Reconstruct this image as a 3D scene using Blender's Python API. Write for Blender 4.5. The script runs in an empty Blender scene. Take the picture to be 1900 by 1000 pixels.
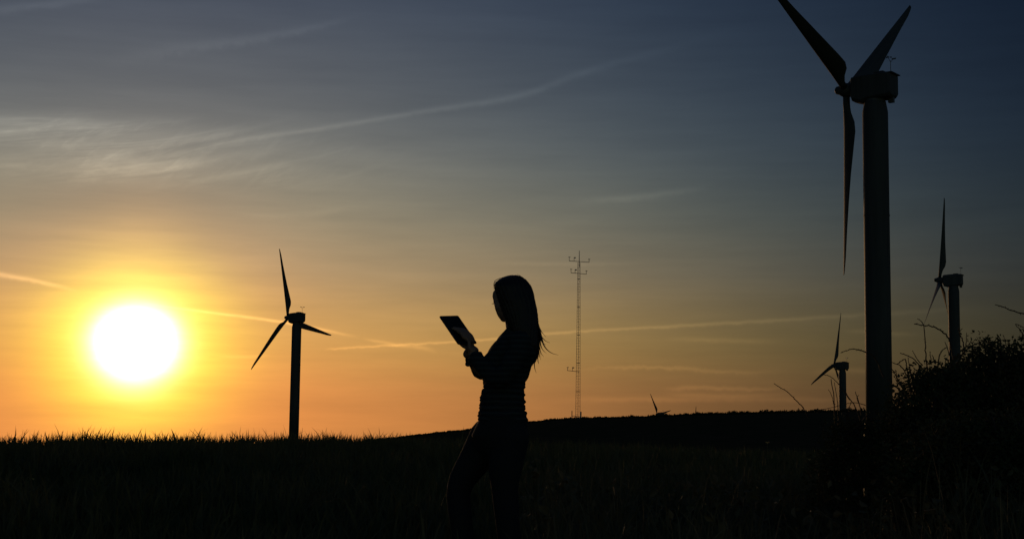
import bpy, bmesh, math, random
import numpy as np
from mathutils import Vector, Matrix

S = bpy.context.scene
COL = S.collection
random.seed(11)
R_ = np.random.default_rng(7)
rad = math.radians

# ------------------------------------------------------------------ camera
FPX, CW, CH = 2800.0, 1900, 1000
PITCH, ROLL = math.atan(300 / FPX), 0.012
cam = bpy.data.cameras.new('camera')
cam.sensor_width = 36
cam.lens = 36 * FPX / CW
cam.clip_start = 0.1
cam.clip_end = 20000
cam_o = bpy.data.objects.new('camera', cam)
COL.objects.link(cam_o)
S.camera = cam_o
EYE = np.array([0.0, 0.0, 1.0])
_fw = np.array([0, math.cos(PITCH), math.sin(PITCH)])
_u0 = np.array([0, -math.sin(PITCH), math.cos(PITCH)])
_r0 = np.array([1.0, 0, 0])
_up = _u0 * math.cos(ROLL) - _r0 * math.sin(ROLL)
_rt = _r0 * math.cos(ROLL) + _u0 * math.sin(ROLL)
cam_o.matrix_world = Matrix(((_rt[0], _up[0], -_fw[0], 0), (_rt[1], _up[1], -_fw[1], 0),
                             (_rt[2], _up[2], -_fw[2], 1.0), (0, 0, 0, 1)))


def ray(x, y):
    """direction of a measured bearing, scaled to unit horizontal length"""
    d = _fw * FPX + _rt * (x - CW / 2) - _up * (y - CH / 2)
    return d / math.hypot(d[0], d[1])


def at(x, y, dist):
    return EYE + ray(x, y) * dist


def azel(x, y):
    d = ray(x, y)
    return math.degrees(math.atan2(d[0], d[1])), math.degrees(math.atan(d[2]))


# ------------------------------------------------------------------ sun direction
SUN_AZ, SUN_EL = azel(252, 634)

# ------------------------------------------------------------------ world sky
world = bpy.data.worlds.new('World')
S.world = world
world.use_nodes = True
NT = world.node_tree
for n in list(NT.nodes):
    NT.nodes.remove(n)


class X:
    """tiny arithmetic wrapper over math nodes"""

    def __init__(s, sock):
        s.s = sock

    @staticmethod
    def op(o, *a, clamp=False):
        n = NT.nodes.new('ShaderNodeMath')
        n.operation = o
        n.use_clamp = clamp
        for i, v in enumerate(a):
            if isinstance(v, X):
                NT.links.new(v.s, n.inputs[i])
            else:
                n.inputs[i].default_value = float(v)
        return X(n.outputs[0])

    def __add__(s, o): return X.op('ADD', s, o)
    __radd__ = __add__
    def __sub__(s, o): return X.op('SUBTRACT', s, o)
    def __rsub__(s, o): return X.op('SUBTRACT', o, s)
    def __mul__(s, o): return X.op('MULTIPLY', s, o)
    __rmul__ = __mul__
    def __truediv__(s, o): return X.op('DIVIDE', s, o)
    def __neg__(s): return X.op('MULTIPLY', s, -1)


def xexp(a): return X.op('POWER', math.e, a)
def xclamp(a): return X.op('ADD', a, 0, clamp=True)
def xsmooth(a, lo, hi):
    n = NT.nodes.new('ShaderNodeMapRange')
    n.interpolation_type = 'SMOOTHSTEP'
    NT.links.new(a.s, n.inputs[0])
    n.inputs[1].default_value = lo
    n.inputs[2].default_value = hi
    return X(n.outputs[0])


tc = NT.nodes.new('ShaderNodeTexCoord')
sep = NT.nodes.new('ShaderNodeSeparateXYZ')
NT.links.new(tc.outputs['Generated'], sep.inputs[0])
dx, dy, dz = X(sep.outputs[0]), X(sep.outputs[1]), X(sep.outputs[2])
DEG = 180 / math.pi
AZ = X.op('ARCTAN2', dx, dy) * DEG
EL = X.op('ARCSINE', dz) * DEG
sv = (math.sin(rad(SUN_AZ)) * math.cos(rad(SUN_EL)), math.cos(rad(SUN_AZ)) * math.cos(rad(SUN_EL)), math.sin(rad(SUN_EL)))
cosg = dx * sv[0] + dy * sv[1] + dz * sv[2]
GAM = X.op('ARCCOSINE', X.op('MINIMUM', cosg, 0.9999999)) * DEG


def s2l(c):
    return tuple(((v / 255) / 12.92 if v / 255 <= .04045 else ((v / 255 + .055) / 1.055) ** 2.4) for v in c)


# radiance by elevation in the sun's azimuth (red, green, blue)
EL_MIN, EL_MAX = -3.0, 69.0
ramp = NT.nodes.new('ShaderNodeValToRGB')
ramp.color_ramp.interpolation = 'B_SPLINE'
els = (-3, 0, 1.5, 3, 4.5, 6, 8, 10.5, 13, 16.5, 21, 27, 38, 60)
reds = (.82, .8226, .7773, .7396, .6335, .4767, .309, .1769, .1017, .0518, .036, .026, .017, .012)
grns = (.29, .2951, .2924, .3773, .3598, .3232, .2684, .1845, .116, .0709, .050, .037, .026, .019)
blus = (.07, .071, .0782, .0971, .1266, .1706, .1808, .1779, .1351, .1085, .086, .069, .050, .038)
while len(ramp.color_ramp.elements) < len(els):
    ramp.color_ramp.elements.new(0.5)
for e, el, *c in zip(ramp.color_ramp.elements, els, reds, grns, blus):
    e.position = (el - EL_MIN) / (EL_MAX - EL_MIN)
    e.color = (*c, 1)
pos = (EL - EL_MIN) / (EL_MAX - EL_MIN)
NT.links.new(xclamp(pos).s, ramp.inputs[0])
rs = NT.nodes.new('ShaderNodeSeparateColor')
NT.links.new(ramp.outputs[0], rs.inputs[0])

# fall-off away from the sun's azimuth (levels off at the sides, lifted behind as added fill, evens out towards the zenith)
A = X.op('ABSOLUTE', AZ - SUN_AZ)
A = X.op('MINIMUM', A, 360 - A)
dEL = EL - SUN_EL
dEL = X.op('MAXIMUM', dEL * 1.17, dEL * -1.05)
GAM = X.op('SQRT', A * A + dEL * dEL)
ANTI = xsmooth(A, 60, 150)          # anti-twilight sky behind the camera, raised to fill the dark foreground
A = X.op('SMOOTH_MIN', A, 34.5, 3.5)
ze = xsmooth(EL, 24, 85)
elk = X.op('MAXIMUM', X.op('MINIMUM', EL, 16.5), 0) / 16.0
fall = []
for k, a0, k1, rear_fill in ((.2773, 43.24, -.214, 12), (.2850, 55.63, -.295, 17), (.2653, 76.65, -.237, 19)):
    Ac = (A - ANTI * rear_fill) * (1 - ze) + ze * 8.0
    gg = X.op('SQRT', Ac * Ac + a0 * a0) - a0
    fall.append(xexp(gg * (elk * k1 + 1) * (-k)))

# streaky thin cirrus, noise stretched along the horizon
def vec(x, y, z):
    n = NT.nodes.new('ShaderNodeCombineXYZ')
    for i, v in enumerate((x, y, z)):
        if isinstance(v, X):
            NT.links.new(v.s, n.inputs[i])
        else:
            n.inputs[i].default_value = v
    return n.outputs[0]


def noise(v, scale, detail=4, rough=.55, dist=0.0):
    n = NT.nodes.new('ShaderNodeTexNoise')
    n.inputs['Scale'].default_value = scale
    n.inputs['Detail'].default_value = detail
    n.inputs['Roughness'].default_value = rough
    n.inputs['Distortion'].default_value = dist
    NT.links.new(v, n.inputs['Vector'])
    return X(n.outputs['Fac'])


FINE = noise(vec(AZ * 0.10, EL * 1.0, 0.0), 1.6, 6, .6)
BROAD = noise(vec(AZ * 0.06 + EL * .02, EL * 0.42 - AZ * .03, 3.0), 1.0, 4, .55, .6)
WISPY = noise(vec(AZ * 1.0, EL * 1.0, 7.0), 2.2, 5, .6)
cloud = (FINE - .5) * 0.30 + (BROAD - .5) * 0.20


def curve(x, pts, kind='AUTO'):
    n = NT.nodes.new('ShaderNodeFloatCurve')
    n.mapping.extend = 'HORIZONTAL'
    c = n.mapping.curves[0]
    for k, p in enumerate(pts):
        if k < 2:
            c.points[k].location = p
        else:
            c.points.new(*p)
    for p in c.points:
        p.handle_type = kind
    n.mapping.update()
    NT.links.new(x.s, n.inputs['Value'])
    return X(n.outputs[0])


RAGGED = WISPY * 0.9 + 0.55
WOFF = WISPY - .5


def trail(pts, width, amp, soft_in=0.25, soft_out=0.25, rag=.5, fl=1.0):
    """a contrail or streak: its elevation as a curve over azimuth; half-width in degrees"""
    P = sorted(azel(*p) for p in pts)
    lo, hi = P[0][0], P[-1][0]
    e0, e1 = min(p[1] for p in P) - .01, max(p[1] for p in P) + .01
    t = X.op('MULTIPLY_ADD', AZ, 1 / (hi - lo), -lo / (hi - lo), clamp=True)
    cv = curve(t, [((a - lo) / (hi - lo), (e - e0) / (e1 - e0)) for a, e in P])
    ce = X.op('MULTIPLY_ADD', cv, e1 - e0, e0)
    w0, w1 = width if isinstance(width, tuple) else (width, width)
    wm = max(w0, w1)
    d = X.op('MULTIPLY_ADD', WOFF, rag * wm, EL) - ce
    if w0 == w1:
        d = d * (1 / w0)
    else:
        d = d / X.op('MULTIPLY_ADD', t, w1 - w0, w0)
    m = xexp(-(d * d))
    return m * (curve(t, [(0, 0), (soft_in, amp), (1 - soft_out, amp), (1, 0)], 'AUTO_CLAMPED') * RAGGED)


trails = [
    trail([(-40, 497), (0, 509), (60, 520), (150, 542)], (0.10, .07), .55, .05, .5, .8),
    trail([(262, 562), (330, 572), (520, 597), (600, 612), (670, 627)], (.045, .06), .60, .1, .35, .6),
    trail([(670, 627), (740, 640), (785, 645), (815, 658)], (.05, .09), .26, .3, .35, 1.0),
    trail([(600, 649), (720, 641), (900, 630), (1000, 620), (1200, 608), (1400, 597), (1640, 582), (1900, 568)], (.04, .09), .32, .04, .5, 1.4),
    trail([(300, 292), (440, 262), (600, 238), (800, 205), (950, 181), (1100, 130), (1260, 86), (1380, 50)], (.055, .19), .25, .25, .5, .5),
    trail([(120, 290), (300, 268), (480, 235), (560, 215)], (.12, .12), .16, .3, .4, 1.5),
    trail([(60, 318), (250, 312), (420, 292), (560, 272)], (.10, .2), .16, .3, .4, 1.5),
    trail([(180, 112), (330, 92), (520, 65), (600, 47), (680, 28)], (.3, .10), .20, .45, .3, 1.0),
    trail([(-40, 22), (60, 12), (200, -6)], (.16, .16), .22, .1, .3, 1.0),
    trail([(1060, 374), (1180, 366), (1330, 344)], (.13, .13), .20, .4, .4, 1.2),
    trail([(430, 395), (520, 400), (660, 380)], (.13, .13), .10, .4, .4, 1.2),
    trail([(395, 661), (440, 662), (505, 659)], (.06, .06), .22, .4, .4, 1.0),
    trail([(1060, 690), (1160, 682), (1260, 683), (1330, 690), (1470, 687)], (.06, .09), .24, .4, .45, 3.0),
    trail([(1225, 722), (1300, 719), (1400, 722), (1480, 708)], (.08, .08), .26, .25, .4, 3.2),
    trail([(1225, 728), (1330, 734), (1480, 728)], (.08, .08), .20, .3, .4, 1.8),
    trail([(1230, 628), (1330, 631), (1460, 634)], (.09, .09), .18, .4, .4, 1.2),
    trail([(1560, 612), (1620, 617), (1720, 622)], (.10, .08), .22, .4, .5, 1.2),
    trail([(1000, 743), (1300, 741), (1640, 742)], (.10, .10), .20, .3, .3, 1.6),
    trail([(1660, 690), (1560, 688), (1500, 694)], (.10, .10), .20, .3, .3, 1.6),
    trail([(1100, 490), (900, 488), (1210, 486)], (.08, .08), .10, .4, .4, 1.6),
]
# tufted cirrus bank to the left
a0, e0 = azel(120, 268)
ux = AZ - a0
uy = EL - e0


def band(theta, along, across, bend, seed, dist, lo, hi):
    c_, s_ = math.cos(rad(theta)), math.sin(rad(theta))
    sa = ux * c_ + uy * s_
    na_ = uy * c_ - ux * s_ - (ux * ux) * bend
    return xsmooth(noise(vec(sa * along, na_ * across, seed), 1.0, 7, .6, dist), lo, hi)


veil = xexp(-1 * (X.op('POWER', X.op('ABSOLUTE', ux) / 7.5, 2.0) + X.op('POWER', X.op('ABSOLUTE', uy + .12) / 1.15, 4.0)))
fil = (band(8, .16, 1.9, .008, 1.0, 1.0, .40, .70) * .50 + band(20, .40, 1.7, .03, 4.0, 1.2, .46, .74) * .34) * (WISPY * .8 + .6)
soft = band(10, .15, 1.1, .006, 9.0, .3, .25, .75)
cloud = cloud + veil * (soft * .34 + fil * (soft * .7 + .35) + .10)
tsum = trails[0]
for t in trails[1:]:
    tsum = tsum + t
cl = [1 + cloud * k + tsum * kt for k, kt in ((1.06, 1.12), (.96, .98), (.80, .80))]

# aureole of the low sun behind thin cloud
G2 = GAM * GAM
halo = [
    xexp(GAM * (-1 / 1.422)) * 4.693 + xexp(G2 * (-1 / 1.638)) * 2.362,
    xexp(GAM * (-1 / 1.8)) * .31 + xexp(G2 * (-1 / 8.0)) * 1.007 + xexp(G2 * (-1 / 1.5)) * 1.4,
    xexp(GAM * (-1 / 1.292)) * .172 + xexp(G2 * (-1 / 1.15)) * 6.2,
]
# faint pillar of light standing over the sun, and cloud streaks crossing the glow
A_RAW = X.op('ABSOLUTE', AZ - SUN_AZ)
pil = xexp(A_RAW * A_RAW * (-1 / 3.2)) * xsmooth(EL, 2.5, 4.5) * (1 - xsmooth(EL, 4.5, 10.0))
halo = [h * (1 + (FINE - .5) * .7) + pil * kp for h, kp in zip(halo, (.16, .075, .015))]
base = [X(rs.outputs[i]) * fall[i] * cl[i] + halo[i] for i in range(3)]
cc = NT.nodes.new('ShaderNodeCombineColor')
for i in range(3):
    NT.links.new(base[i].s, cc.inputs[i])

sky = NT.nodes.new('ShaderNodeTexSky')
sky.sky_type = 'NISHITA'
sky.sun_disc = False
sky.sun_elevation = rad(SUN_EL)
sky.sun_rotation = rad(SUN_AZ)
sky.dust_density = 3
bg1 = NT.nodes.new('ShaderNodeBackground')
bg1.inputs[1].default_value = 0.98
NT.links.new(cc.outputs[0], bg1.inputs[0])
bg2 = NT.nodes.new('ShaderNodeBackground')
bg2.inputs[1].default_value = 0.0008
NT.links.new(sky.outputs[0], bg2.inputs[0])
addn = NT.nodes.new('ShaderNodeAddShader')
NT.links.new(bg1.outputs[0], addn.inputs[0])
NT.links.new(bg2.outputs[0], addn.inputs[1])
wo = NT.nodes.new('ShaderNodeOutputWorld')
NT.links.new(addn.outputs[0], wo.inputs[0])
world.cycles.sampling_method = 'MANUAL'
world.cycles.sample_map_resolution = 2048

# ------------------------------------------------------------------ sun lamp
sl = bpy.data.lights.new('sun', 'SUN')
sl.energy = 0.25
sl.angle = rad(0.5)
sl.color = (1.0, .58, .26)
so = bpy.data.objects.new('sun', sl)
COL.objects.link(so)
so.rotation_euler = Vector(sv).to_track_quat('Z', 'Y').to_euler()

S.view_settings.view_transform = 'Standard'
S.view_settings.look = 'None'
S.view_settings.exposure = 0
S.view_settings.gamma = 1
S.view_settings.use_curve_mapping = False
S.cycles.max_bounces = 6
S.cycles.transparent_max_bounces = 8


# ================================================================== materials
def material(name, c1, c2=None, rough=.7, scale=6.0, bump=0.0, streak=0, bscale=40.0, transl=0.0, spec=.4, coat=0.0, metal=0.0):
    m = bpy.data.materials.new(name)
    m.use_nodes = True
    t = m.node_tree
    b = t.nodes['Principled BSDF']
    b.inputs['Roughness'].default_value = rough
    b.inputs['Specular IOR Level'].default_value = spec
    b.inputs['Metallic'].default_value = metal
    if coat:
        b.inputs['Coat Weight'].default_value = coat
        b.inputs['Coat Roughness'].default_value = .15
    co = t.nodes.new('ShaderNodeTexCoord')
    nz = t.nodes.new('ShaderNodeTexNoise')
    nz.inputs['Scale'].default_value = scale
    nz.inputs['Detail'].default_value = 5
    if streak:
        mp = t.nodes.new('ShaderNodeMapping')
        mp.inputs['Scale'].default_value = (1, 1, streak)
        t.links.new(co.outputs['Object'], mp.inputs[0])
        t.links.new(mp.outputs[0], nz.inputs['Vector'])
    else:
        t.links.new(co.outputs['Object'], nz.inputs['Vector'])
    mx = t.nodes.new('ShaderNodeMix')
    mx.data_type = 'RGBA'
    mx.inputs['A'].default_value = (*c1, 1)
    mx.inputs['B'].default_value = (*(c2 or c1), 1)
    mr = t.nodes.new('ShaderNodeMapRange')
    mr.inputs[1].default_value = .35
    mr.inputs[2].default_value = .65
    t.links.new(nz.outputs['Fac'], mr.inputs[0])
    t.links.new(mr.outputs[0], mx.inputs['Factor'])
    t.links.new(mx.outputs['Result'], b.inputs['Base Color'])
    if bump:
        n2 = t.nodes.new('ShaderNodeTexNoise')
        n2.inputs['Scale'].default_value = bscale
        n2.inputs['Detail'].default_value = 4
        t.links.new(co.outputs['Object'], n2.inputs['Vector'])
        bp = t.nodes.new('ShaderNodeBump')
        bp.inputs['Strength'].default_value = bump
        bp.inputs['Distance'].default_value = .02
        t.links.new(n2.outputs['Fac'], bp.inputs['Height'])
        t.links.new(bp.outputs[0], b.inputs['Normal'])
    if transl:
        tr = t.nodes.new('ShaderNodeBsdfTranslucent')
        t.links.new(mx.outputs['Result'], tr.inputs[0])
        ms = t.nodes.new('ShaderNodeMixShader')
        ms.inputs[0].default_value = transl
        t.links.new(b.outputs[0], ms.inputs[1])
        t.links.new(tr.outputs[0], ms.inputs[2])
        t.links.new(ms.outputs[0], t.nodes['Material Output'].inputs[0])
    return m


M_SOIL = material('soil_turf', (.05, .055, .028), (.075, .065, .038), .95, .35, .6, 3.0, spec=0)
M_CROP = material('crop_leaf', (.07, .09, .035), (.12, .115, .055), .75, 1.2, transl=.12, spec=.2)
M_VERGE = material('verge_leaf', (.09, .095, .05), (.14, .13, .075), .75, 1.5, transl=.12, spec=.2)
M_HEDGE = material('hedge_leaf', (.03, .045, .018), (.05, .055, .025), .8, .3, transl=.05, spec=.1)
M_BRAM = material('bramble_leaf', (.05, .07, .03), (.10, .09, .05), .8, 5.0, transl=.05, spec=.08)
M_CANE = material('bramble_cane', (.05, .03, .02), (.08, .055, .035), .7, 20, spec=.3)
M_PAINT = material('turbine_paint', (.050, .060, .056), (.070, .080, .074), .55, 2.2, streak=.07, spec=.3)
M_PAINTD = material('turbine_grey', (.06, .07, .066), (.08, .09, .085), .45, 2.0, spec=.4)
M_STEEL = material('galvanised_steel', (.16, .165, .17), (.24, .245, .25), .5, 4.0, metal=.6)
M_SKIN = material('skin', (.32, .19, .13), (.37, .22, .15), .5, 30)
M_HAIR = material('hair', (.012, .009, .007), (.022, .016, .012), .45, 60, spec=.4)
M_JEANS = material('trousers', (.022, .024, .026), (.034, .036, .038), .85, 40, .25, 160, spec=.15)
M_SHOE = material('shoe', (.03, .028, .026), (.045, .04, .038), .6, 20)
M_GLASS = material('tablet_glass', (.008, .008, .009), None, .3, 1, spec=.25)
M_TAB = material('tablet_shell', (.02, .02, .022), (.03, .03, .032), .4, 10)
M_PETAL = material('petal', (.62, .50, .16), (.72, .60, .25), .7, 40, transl=.5)
M_EYE = material('eye', (.6, .58, .55), None, .2, 3)


def striped_shirt():
    m = bpy.data.materials.new('striped_knit')
    m.use_nodes = True
    t = m.node_tree
    b = t.nodes['Principled BSDF']
    b.inputs['Roughness'].default_value = .9
    b.inputs['Specular IOR Level'].default_value = .1
    co = t.nodes.new('ShaderNodeTexCoord')
    wv = t.nodes.new('ShaderNodeTexWave')
    wv.bands_direction = 'Z'
    wv.inputs['Scale'].default_value = 11
    wv.inputs['Distortion'].default_value = .6
    t.links.new(co.outputs['Object'], wv.inputs['Vector'])
    rp = t.nodes.new('ShaderNodeValToRGB')
    rp.color_ramp.interpolation = 'CONSTANT'
    rp.color_ramp.elements[0].color = (.028, .034, .037, 1)
    rp.color_ramp.elements[1].color = (.048, .060, .060, 1)
    rp.color_ramp.elements[1].position = .62
    t.links.new(wv.outputs['Fac'], rp.inputs[0])
    t.links.new(rp.outputs[0], b.inputs['Base Color'])
    return m


M_SHIRT = striped_shirt()


# ================================================================== mesh helpers
class MB:
    def __init__(s):
        s.v, s.f = [], []

    def add(s, verts, faces):
        o = len(s.v)
        s.v += [tuple(map(float, p)) for p in verts]
        s.f += [tuple(i + o for i in f) for f in faces]
        return s

    def tube(s, pts, radii, n=8, caps=True):
        pts = [np.array(p, float) for p in pts]
        if not hasattr(radii, '__len__'):
            radii = [radii] * len(pts)
        rings = []
        ref = None
        for i, p in enumerate(pts):
            a = pts[max(i - 1, 0)]
            b = pts[min(i + 1, len(pts) - 1)]
            t = (b - a) / (np.linalg.norm(b - a) + 1e-12)
            if ref is None:
                ref = np.array([0, 0, 1.0]) if abs(t[2]) < .9 else np.array([1.0, 0, 0])
            u = np.cross(t, ref)
            u /= np.linalg.norm(u)
            w = np.cross(u, t)
            ref = w
            rings.append([p + radii[i] * (math.cos(k) * u + math.sin(k) * w) for k in np.linspace(0, 2 * math.pi, n, endpoint=False)])
        s.loft(rings, caps)
        return s

    def loft(s, rings, caps=True):
        n = len(rings[0])
        v = [p for r in rings for p in r]
        f = []
        for i in range(len(rings) - 1):
            for k in range(n):
                k2 = (k + 1) % n
                f.append((i * n + k, i * n + k2, (i + 1) * n + k2, (i + 1) * n + k))
        if caps:
            f.append(tuple(range(n))[::-1])
            f.append(tuple((len(rings) - 1) * n + k for k in range(n)))
        s.add(v, f)
        return s

    def box(s, c, h, ax=None):
        ax = np.eye(3) if ax is None else np.array(ax)
        c = np.array(c, float)
        v = [c + sx * h[0] * ax[0] + sy * h[1] * ax[1] + sz * h[2] * ax[2] for sx in (-1, 1) for sy in (-1, 1) for sz in (-1, 1)]
        s.add(v, [(0, 1, 3, 2), (4, 6, 7, 5), (0, 4, 5, 1), (2, 3, 7, 6), (0, 2, 6, 4), (1, 5, 7, 3)])
        return s

    def ball(s, c, r, ax=None, nu=14, nv=9):
        ax = np.eye(3) if ax is None else np.array(ax)
        r = (r, r, r) if not hasattr(r, '__len__') else r
        c = np.array(c, float)
        v = [c + ax[2] * r[2]]
        for j in range(1, nv):
            th = math.pi * j / nv
            for i in range(nu):
                ph = 2 * math.pi * i / nu
                v.append(c + ax[0] * r[0] * math.sin(th) * math.cos(ph) + ax[1] * r[1] * math.sin(th) * math.sin(ph) + ax[2] * r[2] * math.cos(th))
        v.append(c - ax[2] * r[2])
        f = []
        for i in range(nu):
            i2 = (i + 1) % nu
            f.append((0, 1 + i, 1 + i2))
            for j in range(nv - 2):
                a, b = 1 + j * nu, 1 + (j + 1) * nu
                f.append((a + i, b + i, b + i2, a + i2))
            a = 1 + (nv - 2) * nu
            f.append((a + i, len(v) - 1, a + i2))
        s.add(v, f)
        return s

    def build(s, name, mat, parent=None, origin=None, smooth=False, **tags):
        v = np.array(s.v, float)
        if origin is not None:
            v = v - np.array(origin)
        me = bpy.data.meshes.new(name)
        me.from_pydata(v.tolist(), [], s.f)
        me.update()
        return finish(name, me, mat, parent, smooth, **tags)


def finish(name, me, mat, parent=None, smooth=False, loc=None, **tags):
    if mat is not None and not me.materials:
        me.materials.append(mat)
    if smooth:
        me.polygons.foreach_set('use_smooth', [True] * len(me.polygons))
    o = bpy.data.objects.new(name, me)
    COL.objects.link(o)
    if parent is not None:
        o.parent = parent
    if loc is not None:
        o.location = loc
    for k, w in tags.items():
        if w:
            o[k] = w
    return o


def empty(name, loc, label=None, category=None, group=None):
    o = bpy.data.objects.new(name, None)
    o.empty_display_size = .3
    COL.objects.link(o)
    o.location = tuple(loc)
    for k, w in (('label', label), ('category', category), ('group', group)):
        if w:
            o[k] = w
    return o


def np_mesh(name, verts, quads, tris=None):
    """fast mesh from numpy arrays"""
    me = bpy.data.meshes.new(name)
    nq = 0 if quads is None else len(quads)
    ntr = 0 if tris is None else len(tris)
    me.vertices.add(len(verts))
    me.vertices.foreach_set('co', verts.astype(np.float32).ravel())
    loops = []
    starts = []
    if nq:
        loops.append(quads.ravel())
        starts.append(np.arange(nq) * 4)
    if ntr:
        loops.append(tris.ravel())
        starts.append(nq * 4 + np.arange(ntr) * 3)
    loops = np.concatenate(loops).astype(np.int32)
    starts = np.concatenate(starts).astype(np.int32)
    me.loops.add(len(loops))
    me.loops.foreach_set('vertex_index', loops)
    me.polygons.add(len(starts))
    me.polygons.foreach_set('loop_start', starts)
    me.update(calc_edges=True)
    me.validate()
    return me


# ================================================================== terrain
def interp(x, xs, ys):
    """monotone-ish smooth interpolation (cosine eased)"""
    x = np.asarray(x, float)
    xs, ys = np.array(xs, float), np.array(ys, float)
    i = np.clip(np.searchsorted(xs, x) - 1, 0, len(xs) - 2)
    t = np.clip((x - xs[i]) / (xs[i + 1] - xs[i]), 0, 1)
    return ys[i] + (ys[i + 1] - ys[i]) * t


def sm(t):
    t = np.clip(t, 0, 1)
    return t * t * (3 - 2 * t)


RIDGE_R = 300.0
_sk = [(600, 826), (680, 819), (740, 813), (800, 806), (870, 799), (980, 785), (1060, 778), (1150, 777), (1219, 774.5), (1300, 771),
       (1450, 767.5), (1600, 765), (1750, 762), (1900, 760)]
_raz = [azel(x, 800)[0] for x, y in _sk]
_rz = [at(x, y, RIDGE_R)[2] for x, y in _sk]
_raz = [-180, -60, -10] + _raz + [60, 180]
_rz = [-6, -6, -5] + _rz + [4.5, -6]


def crest(az):
    hc = interp(az, [-60, -20, -14, -5, 2, 8, 15, 25, 60], [.50, .55, .56, .58, .50, .43, .38, .35, .3])
    rc = interp(az, [-60, -20, -12, -5, 5, 15, 60], [15, 16, 19, 26, 26, 24, 22])
    return hc, rc


def ground(x, y):
    x, y = np.asarray(x, float), np.asarray(y, float)
    r = np.hypot(x, y)
    az = np.degrees(np.arctan2(x, y))
    hc, rc = crest(az)
    t = r / rc
    sh = interp(t, [0, .3, .6, .85, 1.0, 1.2, 1.5, 2.0, 3.0, 4.5, 1e4], [0, .31, .65, .91, .99, .98, .6, -.8, -3.5, -6, -6])
    z = hc * sh
    rz = interp(az, _raz, _rz)
    G = sm((r - 50) / (RIDGE_R - 50)) * (1 - sm((r - RIDGE_R - 10) / 260))
    z = z * (1 - G) + rz * G - .016 * np.maximum(r - 330, 0)
    # bramble bank on the right
    z = z + .42 * sm((az - 11.5) / 5.5) * np.exp(-((r - 10.5) / 4.0) ** 2) * (1 - sm((az - 60) / 40))
    z = z + .02 * np.sin(x * 1.7 + .4 * y) * np.sin(y * 1.3) * np.exp(-r / 60)
    return z


rr = np.concatenate([np.linspace(0.0, 40, 110), np.geomspace(41, 360, 90), np.geomspace(370, 6000, 40)])
aa = np.radians(np.concatenate([np.linspace(-180, -26, 50), np.linspace(-25, 25, 151), np.linspace(26, 179, 50)]))
RG, AG = np.meshgrid(rr, aa, indexing='ij')
gx, gy = RG * np.sin(AG), RG * np.cos(AG)
gz = ground(gx, gy)
na = len(aa)
idx = np.arange(len(rr) * na).reshape(len(rr), na)
nx = np.roll(idx, -1, axis=1)
q = np.stack([idx[:-1], nx[:-1], nx[1:], idx[1:]], -1).reshape(-1, 4)
# skip the degenerate first ring
gv = np.stack([gx, gy, gz], -1).reshape(-1, 3)
q = q[na:]
t0 = np.array([[0, idx[1, k], idx[1, (k + 1) % na]] for k in range(na)])
gm = np_mesh('ground', gv, q[:, ::-1], t0[:, ::-1])
finish('ground', gm, M_SOIL, smooth=True, kind='structure')


# ================================================================== wind turbines
def blade_mesh(R=17.0):
    b = MB()
    rings = []
    n = 14
    for s, chord, th, tw in ((.035, .62, 1.0, 20), (.075, .66, .95, 20), (.12, .95, .55, 19), (.17, 1.5, .32, 17), (.22, 1.7, .24, 15), (.30, 1.58, .20, 12),
                             (.45, 1.3, .17, 7), (.6, 1.04, .15, 4), (.75, .78, .13, 2), (.9, .56, .12, 1), (.97, .36, .12, 0), (.992, .26, .12, 0), (1.0, .10, .12, 0)):
        ring = []
        le = -.31 + .0 * s
        for k in range(n):
            a = 2 * math.pi * k / n
            cx = le + chord * (.5 - .5 * math.cos(a))
            ty = .5 * chord * th * math.sin(a) * (1.0 if th > .8 else (1.15 - .55 * (cx - le) / chord))
            ct, st = math.cos(rad(tw)), -math.sin(rad(tw))
            ring.append((cx * ct - ty * st, cx * st + ty * ct, s * R))
        rings.append(ring)
    b.loft(rings)
    return b


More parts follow.
